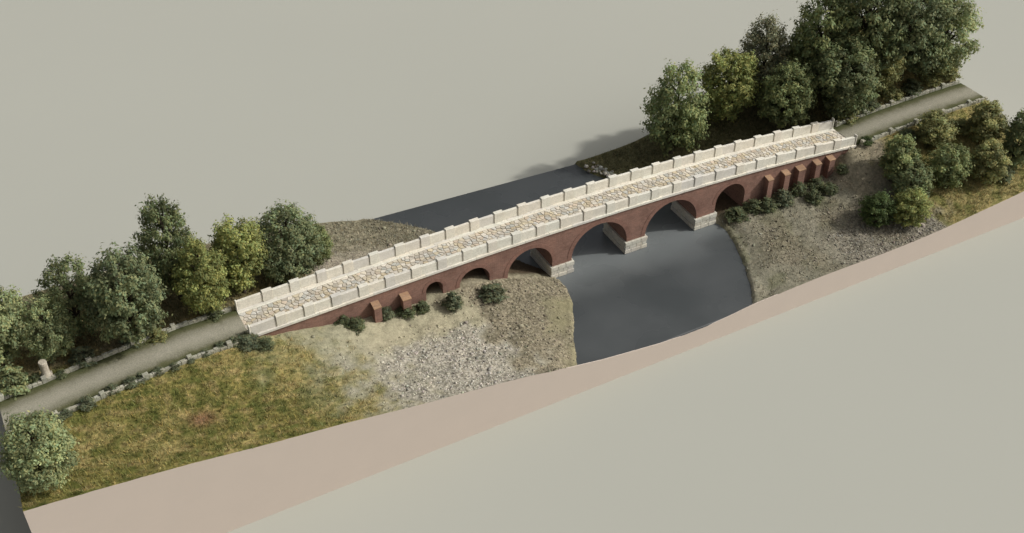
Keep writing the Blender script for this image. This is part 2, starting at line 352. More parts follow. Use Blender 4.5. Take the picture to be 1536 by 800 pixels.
# ground colour (what lies there, plus painted arch shade) and kind of surface
def zones(X, Y):
    n1 = vnoise(X, Y, 5.0, 11); n2 = vnoise(X, Y, 2.0, 12); n3 = vnoise(X, Y, 9.0, 13)
    Xn = X + 1.8 * n1 + 0.8 * n2; Yn = Y + 1.2 * n3 + 0.6 * n2
    C = lambda r, g, b: np.array(lin(r, g, b)[:3]) * 1.10
    sh = X.shape + (1,)
    def lay(base, col, m): return base * (1 - m.reshape(sh)) + col * m.reshape(sh)
    grass = C(119, 112, 66); green = C(88, 92, 48); straw = C(152, 138, 92); dry = C(146, 142, 120); earth = C(156, 149, 126)
    col = np.ones(X.shape + (3,)) * dry; g = np.zeros_like(X); p = np.zeros_like(X)
    front = 1 - sstep(-.5, 1.5, Y)
    # front left meadow
    m = (1 - sstep(-4.5, 8.5, Xn + 0.45 * (Y + 6) + 1.6 * n2)) ; col = lay(col, grass, m); g = np.maximum(g, m)
    mm = m * sstep(0.05, 0.6, n2 + 0.3 * n1); col = lay(col, green, mm * .8)
    mm = m * sstep(0.10, 0.65, -n1 + 0.4 * n3); col = lay(col, straw, mm * .65)
    n4 = vnoise(X, Y, 1.3, 41); mm = m * sstep(.28, .55, n4); col = lay(col, C(80, 86, 46), mm * .6)
    mm = m * sstep(.30, .6, -n4); col = lay(col, C(140, 124, 86), mm * .6)
    mm = np.exp(-(((X + 8.6) / 1.1) ** 2 + ((Y + 7.3) / .9) ** 2)); col = lay(col, C(140, 104, 84), np.clip(mm, 0, 1) * .75)
    # pale gravel fan
    m = sstep(1.0, 10.5, Xn + 1.2 * n2) * (1 - sstep(16, 24, Xn)) * (1 - sstep(-6.5, -.8, Yn + .8 * n2)) * front; col = lay(col, C(160, 155, 144), m); p = np.maximum(p, m); g = g * (1 - m)
    m = sstep(4, 8, X) * (1 - sstep(20.5, 22, Xn)) * sstep(-4.8, -3.2, Yn) * front; col = lay(col, earth, m * .9); g = g * (1 - m)
    # brown shingle, then silt by the water
    m = sstep(17.5, 20.0, Xn + .25 * (Y + 12)) * (1 - sstep(30, 31, X)) * front; col = lay(col, C(130, 123, 106), m); p = np.maximum(p * (1 - m), m * .9)
    m = sstep(20.6, 24.6, Xn + .1 * (Y + 12) - .28 * (Y + 12)) * (1 - sstep(30, 31, X)) * (1 - sstep(-4, -2.5, Y)); col = lay(col, C(126, 120, 96), m); p = p * (1 - m * .8)
    # right bank front
    m = sstep(36, 37, X) * (1 - sstep(-.5, 1.5, Y)); col = lay(col, C(126, 122, 107), m); g = np.maximum(g * (1 - m), m * .25); p = np.maximum(p * (1 - m), m * .35 * sstep(44, 48, X))
    mm = m * sstep(0.0, .5, n1 + .3 * n2); col = lay(col, C(108, 107, 86), mm * .7)
    mm = m * sstep(49, 56, Xn) * (1 - sstep(-9.0, -4.5, Yn)); col = lay(col, C(132, 127, 116), mm); p = np.maximum(p, mm)
    mm = m * sstep(-.5, .7, n3) * (1 - sstep(60, 64, X)); p = np.maximum(p, mm * .7); col = lay(col, C(126, 119, 103), mm * .6)
    mm = m * sstep(58, 60, Xn) * sstep(-6.0, -4.0, Yn); col = lay(col, C(134, 126, 108), mm)
    mm = m * sstep(63.5, 67, Xn); col = lay(col, C(142, 130, 82), mm * .85); g = np.maximum(g, mm); p = p * (1 - mm)
    mm = mm * sstep(0.05, 0.5, n2); col = lay(col, green, mm * .6)
    # behind the bridge, left
    back = sstep(3.0, 5.0, Y)
    m = back * (1 - sstep(34, 35, X)); col = lay(col, C(150, 142, 128), m); p = np.maximum(p * (1 - m), m * .7); g = g * (1 - m)
    mm = m * sstep(9.5, 13.5, Yn); col = lay(col, C(114, 110, 90), mm * .75); g = np.maximum(g, mm * .5)
    mm = m * (1 - sstep(3.5, 7.5, Xn)) * (1 - .75 * sstep(11.5, 14, Yn)); col = lay(col, C(108, 98, 66), mm * .9); g = np.maximum(g, mm); p = p * (1 - mm)
    mm = mm * sstep(.05, .5, n1); col = lay(col, C(138, 124, 84), mm * .7)
    # behind the bridge, right
    m = back * sstep(35, 36, X); col = lay(col, C(98, 94, 68), m); g = np.maximum(g, m * .9); p = p * (1 - m)
    mm = m * sstep(62, 66, Xn); col = lay(col, C(122, 110, 70), mm * .7)
    mm = m * sstep(44.5, 47, Xn) * (1 - sstep(60, 62, X)) * (1 - sstep(6.5, 9, Yn)); col = lay(col, C(128, 120, 96), mm * .7)
    # shade under the arches, painted into the earth colour
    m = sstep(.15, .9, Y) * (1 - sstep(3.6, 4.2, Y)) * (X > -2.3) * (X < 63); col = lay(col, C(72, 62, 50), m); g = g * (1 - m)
    return np.clip(col, 0.004, 1), g, p
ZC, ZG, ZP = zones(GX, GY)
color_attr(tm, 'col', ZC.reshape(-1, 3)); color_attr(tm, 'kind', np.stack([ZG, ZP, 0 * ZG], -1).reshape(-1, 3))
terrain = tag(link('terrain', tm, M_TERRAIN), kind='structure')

# plain cut sides of the block
def skirt(name, pts):
    v = []; f = []
    for (x, y, z) in pts: v += [(x, y, z), (x, y, ZB - 0.3)]
    for i in range(len(pts) - 1): f.append((2 * i, 2 * i + 1, 2 * i + 3, 2 * i + 2))
    return v, f
per = [(GX[i, 0], GY[i, 0], GZ[i, 0]) for i in range(NX)] + [(GX[-1, j], GY[-1, j], GZ[-1, j]) for j in range(1, NY)] \
    + [(GX[i, -1], GY[i, -1], GZ[i, -1]) for i in range(NX - 2, -1, -1)] + [(GX[0, j], GY[0, j], GZ[0, j]) for j in range(NY - 2, -1, -1)]
RIM = np.array([fz(*q)[[0, 2]] for q in [(800, 564.5), (830, 557), (850, 552.5), (866, 548.8), (882, 545), (902, 540.3), (925, 534), (955, 525.5), (990, 515.5), (1025, 503.5), (1060, 490), (1095, 474), (1130, 457), (1160, 444.5), (1200, 428)]])
def rim_z(x): return float(np.interp(x, RIM[:, 0], RIM[:, 1]))
rim = [i for i in range(NX) if 20.0 < gx[i] < 44.0]
zr = {i: max(GZ[i, 0], rim_z(gx[i])) for i in rim}
for i in rim: per[i] = (per[i][0], per[i][1], zr[i])
v, f = skirt('terrain_side', per)
# the side board stands a little proud of the water near the banks: its top and inner face
for i in rim[:-1]:
    if zr[i] - GZ[i, 0] > .01 or zr[i + 1] - GZ[i + 1, 0] > .01:
        o = len(v)
        for k in (i, i + 1):
            y_ = GY[k, 0]; v += [(gx[k], y_, zr[k]), (gx[k], y_ + .07, zr[k]), (gx[k], y_ + .07, zr[k] - 1.2)]
        f += [(o, o + 3, o + 4, o + 1), (o + 1, o + 4, o + 5, o + 2)]
tag(link('terrain_side', mesh('terrain_side', v, f), M_CUT), kind='structure')

# water: one body with its own cut front
wx = np.linspace(10, 48, 120); wv = []; wf = []
DY = 0.012
for x in wx:
    yf0, yb0 = float(y_front(x)) + DY, float(y_back(x)) - DY
    wv += [(x, yf0, ZW - 1.2), (x, yf0, ZW - 0.12), (x, yf0 + 0.16, ZW), (x, yb0 - 0.1, ZW), (x, yb0, ZW - 0.06), (x, yb0, ZW - 1.2)]
for i in range(len(wx) - 1):
    for k in range(5): a = 6 * i + k; wf.append((a, a + 6, a + 7, a + 1))
wme = mesh('river', wv, wf, True)
tag(link('river', wme, M_WATER), kind='structure')

# ------------------------------------------------------------------ roads
def make_road(road, x0, x1, half, nm):
    xs = np.linspace(x0, x1, 90); v = []; f = []; cols = []
    K = 15
    for i, x in enumerate(xs):
        c, z = road_center(road, x)
        c2, _ = road_center(road, x + .5); c1, _ = road_center(road, x - .5)
        nx, ny = -(c2 - c1), 1.0; l = math.hypot(nx, ny)
        for k in range(K):
            t = k / (K - 1) * 2 - 1; e = 1 - abs(t)
            xx = x if i in (0, len(xs) - 1) else x + nx / l * half * t
            v.append((xx, c + ny / l * half * t, z + 0.03 + 0.05 * (1 - t * t) + 0.012 * math.sin(x * 3 + k * 2)))
            s = -0.08 + min(1.0, e * 1.15) * (0.78 if t > 0 else .84); cols.append((s, s, s))
    for i in range(len(xs) - 1):
        for k in range(K - 1): a = i * K + k; f.append((a, a + K, a + K + 1, a + 1))
    me = mesh(nm, v, f, True); color_attr(me, 'across', cols)
    return tag(link(nm, me, M_ROAD), kind='structure')
make_road(ROAD_L, -22.3, -2.35, 2.0, 'road')
make_road(ROAD_R, 63.0, 81.0, 1.85, 'road')

# ------------------------------------------------------------------ the bridge
bridge = tag(empty('arched_bridge', (30, 1.8, ZW)), 'long red brick arched bridge with pale stone parapets and flagstone deck over the river', 'bridge')
def part(name, me, mat, parent=None):
    o = link(name, me, mat); p = parent or bridge; o.parent = p
    o.matrix_parent_inverse = Matrix.Translation(bridge.location).inverted()
    return o
def sub(name, me, mat, parent):
    o = link(name, me, mat); o.parent = parent; return o
XB0, XB1 = -2.4, 63.05
WALL_Y0, WALL_Y1 = 0.06, 3.86
ARCH = [(13.74, 15.40, -1.46), (17.07, 20.12, -1.43), (22.0, 26.75, -1.29), (28.87, 35.02, -1.00), (37.16, 43.19, -1.15), (45.45, 49.0, -1.48)]
def wall_top(x): return deck_z(x) - 0.26
# outline samples (x, bottom) with doubled x at the jambs
samples = []; FB = -7.0
def run(a, b):
    n = max(2, int((b - a) / 0.8) + 1)
    for i in range(n): samples.append((a + (b - a) * i / (n - 1), FB))
x = XB0
for (a, b, cz) in ARCH:
    run(x, a); r = (b - a) / 2; zs = cz - r
    N = 28
    for i in range(N + 1):
        an = math.pi * (1 - i / N); samples.append(((a + b) / 2 + r * math.cos(an), zs + r * math.sin(an)))
    x = b
run(x, XB1)
v = []; f = []
for (x, zb) in samples:
    zt = wall_top(x); v += [(x, WALL_Y0, zb), (x, WALL_Y0, zt), (x, WALL_Y1, zt), (x, WALL_Y1, zb)]
for i in range(len(samples) - 1):
    a, b = 4 * i, 4 * i + 4
    if samples[i + 1][0] - samples[i][0] > 1e-6:
        f += [(a, b, b + 1, a + 1), (a + 1, b + 1, b + 2, a + 2), (a + 2, b + 2, b + 3, a + 3)]
    f.append((a + 3, b + 3, b, a))
f += [(0, 1, 2, 3), tuple(4 * (len(samples) - 1) + k for k in (3, 2, 1, 0))]
part('spandrel_wall', mesh('spandrel_wall', v, f), M_BRICK)
# arch rings, proud of the wall on both faces
for (a, b, cz) in ARCH:
    r = (b - a) / 2; zs = cz - r; t = 0.30 + 0.055 * r
    for (ya, yb2) in ((WALL_Y0 - 0.025, WALL_Y0 + 0.1), (WALL_Y1 - 0.1, WALL_Y1 + 0.025)):
        N = 36; v = []; f = []; uvs = []
        for i in range(N + 1):
            an = math.pi * (1 - i / N)
            for (rr) in (r + 0.004, r + t):
                z_ = zs + rr * math.sin(an)
                for yy in (ya, yb2): v.append(((a + b) / 2 + rr * math.cos(an), yy, min(z_, wall_top((a + b) / 2 + rr * math.cos(an)) - .02)))
        for i in range(N):
            p = 4 * i; q = p + 4
            f += [(p, q, q + 2, p + 2), (p + 3, q + 3, q + 1, p + 1), (p + 2, q + 2, q + 3, p + 3), (p + 1, q + 1, q, p)]
        me = mesh('arch_ring', v, f); uvl = me.uv_layers.new(name='UVMap')
        for lp in me.loops:
            vi = lp.vertex_index; uvl.data[lp.index].uv = ((0.0 if vi % 4 < 2 else t) , (vi // 4) * math.pi * r / N)
        part('arch_ring', me, M_RING)
# stone pier bases, three courses of blocks each
for (xa, xb) in ((26.75, 28.87), (35.02, 37.16), (43.19, 45.45)):
    pb = part('pier_base', box_mesh('pier_core', xa - .02, xb + .02, WALL_Y0 - .03, WALL_Y1 + .03, -7.0, -4.36), M_PIER)
    o = 0.16
    for c in range(4):
        z0 = -4.30 - 0.45 * (c + 1); z1 = z0 + 0.45; oo = o + (0.05 if c == 0 else 0.0) + (0.05 if c == 2 else 0)
        x0, x1, y0, y1 = xa - oo, xb + oo, WALL_Y0 - oo, WALL_Y1 + oo
        n = 3 + (c % 2); ex = [x0 + (x1 - x0) * (i / n) for i in range(n + 1)]
        for i in range(1, n): ex[i] += rnd.uniform(-.14, .14)
        th = 0.30
        for i in range(n):
            for (ya, yb2) in ((y0, y0 + th), (y1 - th, y1)):
                g = 0.008
                bo = part('stone_block', box_mesh('stone_block', ex[i] + g, ex[i + 1] - g, ya, yb2, z0 + g, z1 - g, 0.028, None, 0.014), M_PIER, pb)
        m = 5; ey = [y0 + th + (y1 - y0 - 2 * th) * (i / m) for i in range(m + 1)]
        for i in range(m):
            for (xa2, xb2) in ((x0, x0 + th), (x1 - th, x1)):
                part('stone_block', box_mesh('stone_block', xa2, xb2, ey[i] + .008, ey[i + 1] - .008, z0 + .008, z1 - .008, 0.028, None, 0.014), M_PIER, pb)
# buttresses
BUT = [(8.45, 9.12, -1.42, .85), (11.18, 11.95, -1.55, .85), (51.30, 51.92, -1.80, .72), (53.38, 54.06, -1.82, .72), (55.16, 56.02, -1.84, .72), (57.38, 58.06, -1.82, .72), (59.14, 59.88, -1.84, .72)]
for (xa, xb, zt, d) in BUT:
    y1 = WALL_Y0 + 0.04; y0 = WALL_Y0 - d
    me = mesh('buttress', [(xa, y0, FB), (xb, y0, FB), (xb, y1, FB), (xa, y1, FB), (xa, y0, zt - .20), (xb, y0, zt - .20), (xb, y1, zt - .06), (xa, y1, zt - .06)], BOXF)
    bo = part('buttress', me, M_BRICK)
    e = 0.035
    cap = mesh('cap', [(xa - e, y0 - e, zt - .198), (xb + e, y0 - e, zt - .198), (xb + e, WALL_Y0 - .003, zt - .058), (xa - e, WALL_Y0 - .003, zt - .058),
                       (xa - e, y0 - e, zt - .10), (xb + e, y0 - e, zt - .10), (xb + e, WALL_Y0 - .003, zt + .06), (xa - e, WALL_Y0 - .003, zt + .06)], BOXF)
    part('cap', cap, M_CAP, bo)
# cornice (string course) slabs under the parapets
def strip(name, xs, y0, y1, z0, z1, mat, parent=None, gap=0.006, bev=0.0):
    out = []
    for a, b in zip(xs[:-1], xs[1:]):
        out.append(part(name, box_mesh(name, a + gap, b - gap, y0, y1, z0, z1, bev, deck_z), mat, parent))
    return out
mods = [2.5 * k for k in range(25)]
edges = [XB0] + mods + [XB1]
cor = [XB0] + [m + 1.25 for m in mods] + [XB1]
strip('cornice_slab', cor, -0.10, 0.52, -0.262, -0.01, M_PARAPET, None, 0.004, 0.02)
strip('cornice_slab', cor, 3.42, 4.02, -0.262, -0.01, M_PARAPET, None, 0.004, 0.02)
# parapets: panel, pilaster, panel ...
PH = 0.93
def parapet(y0, y1):
    for k, a in enumerate(edges[:-1]):
        b = edges[k + 1]
        s = a + (0.92 if k > 0 else 0.16)
        e = b - (0.16 if k == len(edges) - 2 else 0.0)
        part('parapet_panel', box_mesh('parapet_panel', s + .006, e - .012, y0, y1, -0.02, PH + rnd.uniform(-.015, .01), 0.035, deck_z, 0.004), M_PARAPET)
        if k > 0: part('parapet_pilaster', box_mesh('parapet_pilaster', a, a + 0.92, y0 - 0.075, y1 + 0.075, -0.012, 1.055, 0.022, deck_z, 0.004), M_PARAPET)
    part('end_post', box_mesh('end_post', XB0, XB0 + .16, y0 - .05, y1 + .05, -.30, 1.0, 0.05, deck_z), M_PARAPET)
    part('end_post', box_mesh('end_post', XB1 - .16, XB1, y0 - .05, y1 + .05, -.30, 1.16, 0.03, deck_z), M_PARAPET)
parapet(0.075, 0.375)
parapet(3.69, 3.96)
# kerb strips along the parapets, bedding, flagstones
KY0, KY1 = 0.50, 3.20
kx = [XB0 + (XB1 - XB0) * i / 52 for i in range(53)]
strip('kerb_slab', kx, 3.20, 3.416, -0.20, -0.004, M_PARAPET, None, 0.006, 0.012)
xs = np.linspace(XB0, XB1, 120); v = []; f = []
for x in xs: v += [(x, 0.4, deck_z(x) - .075), (x, 3.3, deck_z(x) - .075), (x, 0.4, deck_z(x) - .255), (x, 3.3, deck_z(x) - .255)]
for i in range(len(xs) - 1): a = 4 * i; f += [(a, a + 4, a + 5, a + 1), (a + 2, a + 3, a + 7, a + 6)]
f += [(0, 1, 3, 2), (4 * 119, 4 * 119 + 2, 4 * 119 + 3, 4 * 119 + 1)]
paving = part('paving', mesh('paving', v, f), M_MORTAR)
# irregular flagstones = cells round scattered seeds
seeds = []; cell = 0.45
row = 0; yy = KY0 + 0.12
while yy < KY1:
    xx = XB0 + (0.33 if row % 2 else 0.05)
    while xx < XB1:
        seeds.append((xx + rnd.uniform(-.17, .17), yy + rnd.uniform(-.125, .125))); xx += cell * rnd.uniform(.80, 1.25)
    yy += 0.338; row += 1
seeds = np.array(seeds)
def clip(poly, px, py, nx, ny):                       # keep the side where (p - P).n <= 0
    out = []
    for i in range(len(poly)):
        a, b = poly[i], poly[(i + 1) % len(poly)]
        da = (a[0] - px) * nx + (a[1] - py) * ny; db = (b[0] - px) * nx + (b[1] - py) * ny
        if da <= 0: out.append(a)
        if da * db < 0: t = da / (da - db); out.append((a[0] + (b[0] - a[0]) * t, a[1] + (b[1] - a[1]) * t))
    return out
stones = []
for (sx, sy) in seeds:
    poly = [(max(XB0, sx - 1), KY0), (min(XB1, sx + 1), KY0), (min(XB1, sx + 1), KY1 - .012), (max(XB0, sx - 1), KY1 - .012)]
    d = np.hypot(seeds[:, 0] - sx, seeds[:, 1] - sy)
    for j in np.where((d < 1.7) & (d > 1e-6))[0]:
        ox, oy = seeds[j]; nx, ny = (ox - sx) / d[j], (oy - sy) / d[j]; g = 0.5 * d[j] - 0.020 - 0.012 * abs(math.sin(17 * (sx + ox)))
        poly = clip(poly, sx + nx * g, sy + ny * g, nx, ny)
        if len(poly) < 3: break
    if len(poly) < 3: continue
    ar = 0.5 * abs(sum(poly[i][0] * poly[(i + 1) % len(poly)][1] - poly[(i + 1) % len(poly)][0] * poly[i][1] for i in range(len(poly))))
    if ar < 0.02: continue
    stones.append((sx, sy, poly))
pal = [tuple(min(.72, q * 1.12 + .03) for q in c_) for c_ in [(0.50, 0.44, 0.33), (0.56, 0.51, 0.41), (0.47, 0.39, 0.26), (0.58, 0.53, 0.45), (0.43, 0.39, 0.32), (0.52, 0.43, 0.33), (0.60, 0.56, 0.48), (0.54, 0.47, 0.33), (0.42, 0.42, 0.38), (0.50, 0.49, 0.45), (0.44, 0.40, 0.34)]]
def stone_geo(sx, sy, poly):
    top = -0.020 + rnd.uniform(-.018, .012); v = []; k = len(poly)
    for (h, sh) in ((-0.09, 1.0), (top - .018, 1.0), (top, 0.90)):
        for (x, y) in poly:
            xx, yy = sx + (x - sx) * sh, sy + (y - sy) * sh; v.append((xx, yy, deck_z(xx) + h))
    f = [tuple(range(2 * k, 3 * k))]
    for l in (0, 1):
        for i in range(k): a = l * k + i; b = l * k + (i + 1) % k; f.append((a, b, b + k, a + k))
    return v, f
stones.sort(key=lambda s: s[0])
# the stones that show largest are the near (left) ones: each its own piece; the rest one mass
V, Fc, Cc = [], [], []
for i, (sx, sy, poly) in enumerate(stones):
    v, f = stone_geo(sx, sy, poly); c = (np.array(rnd.choice(pal)) * .85 + np.array([.56, .53, .46]) * .15) * rnd.uniform(.84, 1.06)
    if i < 298:
        me = mesh('flagstone', v, f); color_attr(me, 'col', np.tile(c, (len(v), 1)))
        part('flagstone', me, M_FLAG, paving)
    else:
        o = len(V); V += v; Fc += [tuple(a + o for a in q) for q in f]; Cc += [c] * len(v)
me = mesh('flagstones', V, Fc); color_attr(me, 'col', np.array(Cc))
tag(part('flagstones', me, M_FLAG, paving), kind='stuff')
for o in list(bridge.children):                        # children of parts keep world placement
    for g in o.children: g.matrix_parent_inverse = Matrix.Identity(4)

# ------------------------------------------------------------------ low stone walls beside the road
def low_wall(road, x0, x1, off, label, every, seed, lift):
    r = random.Random(seed)
    cx = (x0 + x1) / 2; c, z = road_center(road, cx)
    root = tag(empty('low_wall', (cx, c + off, z)), label, 'wall')
    x = x0; k = 0; since = 0
    inv = Matrix.Translation(root.location).inverted()
    while x < x1 - 0.15:
        big = since >= every or k == 0
        ln = r.uniform(.40, .50) if big else r.uniform(.30, 0.60)
        ln = min(ln, x1 - x); since = 0 if big else since + ln
        h = (r.uniform(.52, .62) if big else r.uniform(.26, .36)) + lift; th = (0.19 if big else r.uniform(.125, .155))
        c0, z0 = road_center(road, x); c1, z1 = road_center(road, x + ln)
        ang = math.atan2(c1 - c0, ln)
        me = box_mesh('wall_stone', 0.003, ln - 0.003, -th, th, -0.35, h, 0.028, None, 0.02)
        nm = 'upright_stone' if big else 'wall_stone'
        o = link(nm, me, M_WALLSTONE); o.parent = root; o.matrix_parent_inverse = inv
        o.location = (x, c0 + off + r.uniform(-.03, .03), z0); o.rotation_euler = (0, 0, ang)
        x += ln; k += 1
low_wall(ROAD_L, -22.2, -2.7, 2.2, 'low weathered stone wall along the tree side of the left road', 2.9, 1, 0.0)
low_wall(ROAD_L, -22.2, -3.4, -2.2, 'low weathered stone wall along the meadow side of the left road', 2.9, 2, -.03)
low_wall(ROAD_R, 63.5, 80.95, 2.05, 'low rubble stone wall between the right road and the wooded bank', 3.0, 3, 0.0)
low_wall(ROAD_R, 63.5, 80.95, -2.05, 'low rubble stone wall on the river side of the right road', 3.0, 4, 0.0)

# ------------------------------------------------------------------ milestone column
def lathe(prof, n=28):
    v = []; f = []
    for (r_, z_) in prof:
        for i in range(n): a = 2 * math.pi * i / n; v.append((r_ * math.cos(a), r_ * math.sin(a), z_))
    for j in range(len(prof) - 1):
        for i in range(n): f.append((j * n + i, j * n + (i + 1) % n, (j + 1) * n + (i + 1) % n, (j + 1) * n + i))
    f.append(tuple((len(prof) - 1) * n + i for i in range(n)))
    return v, f
mz = gz(-18.35, 2.75)
ms = tag(empty('milestone', (-18.35, 2.80, mz)), 'pale round stone milestone column on a square base beside the left road wall', 'milestone')
v, f = lathe([(.37, .2), (.37, .30), (.33, .36), (.325, .9), (.315, 1.25), (.31, 1.30), (.325, 1.36), (.325, 1.68), (.30, 1.74), (.0, 1.745)])
me = mesh('shaft', v, f); 
for p_ in me.polygons: p_.use_smooth = abs(p_.normal.z) < .6
link('shaft', me, M_COLUMN, ms)
link('plinth', box_mesh('plinth', -.46, .46, -.46, .46, -.35, .22, .03), M_COLUMN, ms)

# ------------------------------------------------------------------ trees and shrubs
def limb(V, F, pts, rad, n=6):
    base = len(V); prev = None
    for i, p in enumerate(pts):
        d = (pts[min(i + 1, len(pts) - 1)] - pts[max(i - 1, 0)]).normalized()
        u = d.orthogonal().normalized(); w2 = d.cross(u)
        for k in range(n):
            a = 2 * math.pi * k / n; V.append(p + (u * math.cos(a) + w2 * math.sin(a)) * rad[i])
    for i in range(len(pts) - 1):
        for k in range(n):
            F.append((base + i * n + k, base + i * n + (k + 1) % n, base + (i + 1) * n + (k + 1) % n, base + (i + 1) * n + k))
def crown_mesh(seed, nclump, nleaf, leaf, shape, low, open_=0.0, spread=0.16):
    """unit tree: height 1, crown about 1 wide; leaves in clumps that grow on limbs"""
    r = random.Random(seed); rs = np.random.RandomState(seed)
    tv, tf = [], []
    lean = Vector((r.uniform(-.05, .05), r.uniform(-.05, .05), 0))
    tp = [Vector((0, 0, -.06)), Vector((0, 0, .12)) + lean * .5, Vector((0, 0, .32)) + lean, Vector((0, 0, .55)) + lean * 1.4, Vector((0, 0, .82)) + lean * 1.2]
    limb(tv, tf, tp, [.035, .027, .021, .014, .005], 7)
    def prof(h):                                      # crown radius at height h (0..1 within the crown)
        if shape == 'round': return math.sin(math.pi * min(1, max(0, .10 + .86 * h))) ** .55
        if shape == 'tall': return (math.sin(math.pi * min(1, max(0, .14 + .82 * h))) ** .7) * (1.0 - .25 * h)
        if shape == 'spread': return math.sin(math.pi * min(1, max(0, .05 + .80 * h))) ** .5
        return (1 - h) ** .45 * (.55 + .45 * min(1, h * 5))
    cl = []
    # big lobes give the crown an uneven outline
    lobes = [(r.uniform(0, 6.28), r.uniform(.1, .98), r.uniform(.48, 1.28)) for _ in range(12)]
    tries = 0
    while len(cl) < nclump and tries < 6000:
        tries += 1
        h = r.random() ** .9; a = r.uniform(0, 6.283)
        k = 1.0
        wsum = 0; s = 0
        for (la, lh, lr) in lobes:
            dd = math.cos(a - la) * .5 + .5; ww = math.exp(-((1 - dd) * 3 + ((h - lh) * 2.6) ** 2)); s += ww * lr; wsum += ww
        k = s / wsum if wsum > 1e-4 else 1
        rr = 0.5 * prof(h) * k * (r.uniform(.15, 1.0) ** .45) * .88
        p = Vector((rr * math.cos(a), rr * math.sin(a), low + (1 - low) * (h * .93 + .02))) + lean
        if open_ and r.random() < open_ and rr < .22: continue
        mind = min([(p - q[0]).length for q in cl], default=9)
        if mind < spread * .92: continue
        cl.append((p, spread * r.uniform(.48, .88), r.uniform(.62, 1.4)))
    for (p, s, b) in cl[::3]:                         # limbs out to the clumps
        st = min(.75, max(.10, p.z - .10 - .45 * math.hypot(p.x, p.y)))
        o = Vector((0, 0, st)) + lean * st * 1.6
        mid = o.lerp(p, .55) + Vector((r.uniform(-.02, .02), r.uniform(-.02, .02), .015))
        limb(tv, tf, [o, mid, p], [.012, .007, .002], 5)
    P = []; N = []; B = []; S = []
    tot = sum(s * s for (_, s, _) in cl)
    for (p, s, b) in cl:
        n = int(nleaf * s * s / tot)
        d = rs.normal(size=(n, 3)); d /= np.linalg.norm(d, axis=1)[:, None]
        rad = s * rs.uniform(0.05, 1, (n, 1)) ** .5 * np.where(rs.uniform(0, 1, (n, 1)) < .07, rs.uniform(1.0, 1.35, (n, 1)), 1.0)
        sq = np.array([1.0, 1.0, .72]); q = np.array(p) + d * rad * sq
        ax = np.array([p.x, p.y, .35 * (p.z - .3)]); ax = ax / (np.linalg.norm(ax) + 1e-6)
        q += ax[None] * (rs.uniform(-.2, 1, (n, 1)) ** 3 * s * .9)
        q[:, 2] -= 0.25 * (np.hypot(d[:, 0], d[:, 1]) * rad[:, 0]) * .5
        out = np.array(p) - np.array([lean.x, lean.y, .5]); out = out / (np.linalg.norm(out) + 1e-6)
        nn = d * .8 + out * .45 + np.array([0, 0, .55]) + rs.normal(size=(n, 3)) * .45
        P.append(q); N.append(nn); B.append(np.full(n, b) * rs.uniform(.82, 1.18, n)); S.append(rs.uniform(.6, 1.35, n) * leaf)
    P = np.concatenate(P); N = np.concatenate(N); B = np.concatenate(B); S = np.concatenate(S)
    N /= np.linalg.norm(N, axis=1)[:, None]
    t = np.cross(N, rs.normal(size=N.shape)); t /= np.linalg.norm(t, axis=1)[:, None]; bt = np.cross(N, t)
    S = S[:, None]
    V4 = np.stack([P - t * S, P - bt * S * .55 + N * S * .12, P + t * S, P + bt * S * .55 + N * S * .12], 1).reshape(-1, 3)
    n = len(P); I = np.arange(n) * 4
    F4 = np.stack([I, I + 1, I + 2, I + 3], 1)
    me = fast_mesh('crown', V4, F4)
    hue = rs.uniform(-1, 1, n); 
    c = np.stack([B * (1 + .16 * hue), B, B * (1 - .10 * hue)], 1)
    color_attr(me, 'col', np.repeat(c, 4, 0)); me.materials.append(M_LEAF)
    tme = mesh('trunk', tv, tf, True); tme.materials.append(M_BARK)
    zmax = V4[:, 2].max()
    rad = np.percentile(np.hypot(V4[:, 0] - lean.x, V4[:, 1] - lean.y), 97)
    return me, tme, zmax, rad * 2
LOW = {'tall1': .14, 'tall2': .12, 'round1': .16, 'round2': .14, 'spread1': .18, 'open1': .14, 'round3': .16, 'open2': .14, 'small3': .08, 'small1': .08, 'small2': .08, 'bush1': 0.0, 'bush2': 0.0}
KINDS = {
    'tall1': crown_mesh(1, 120, 13500, .0175, 'tall', LOW['tall1'], .3, .125),
    'tall2': crown_mesh(2, 115, 13500, .0175, 'tall', LOW['tall2'], .1, .125),
    'round1': crown_mesh(3, 130, 14500, .0180, 'round', LOW['round1'], 0, .125),
    'round2': crown_mesh(4, 110, 13500, .0190, 'round', LOW['round2'], 0, .13),
    'round3': crown_mesh(14, 115, 13500, .0185, 'round', LOW['round1'], .1, .128),
    'spread1': crown_mesh(5, 120, 13500, .0180, 'spread', LOW['spread1'], .2, .125),
    'open1': crown_mesh(6, 90, 10000, .0180, 'tall', LOW['open1'], .6, .125),
    'open2': crown_mesh(16, 90, 10000, .0180, 'round', LOW['open1'], .6, .125),
    'small1': crown_mesh(7, 75, 6200, .0280, 'round', LOW['small1'], 0, .16),
    'small2': crown_mesh(8, 65, 5800, .0290, 'tall', LOW['small2'], .2, .16),
    'small3': crown_mesh(18, 65, 5800, .0290, 'round', LOW['small2'], .3, .16),
    'bush1': crown_mesh(9, 40, 2000, .0450, 'dome', .0, .1, .20),
    'bush2': crown_mesh(12, 32, 1700, .0470, 'dome', .0, .2, .20),
}
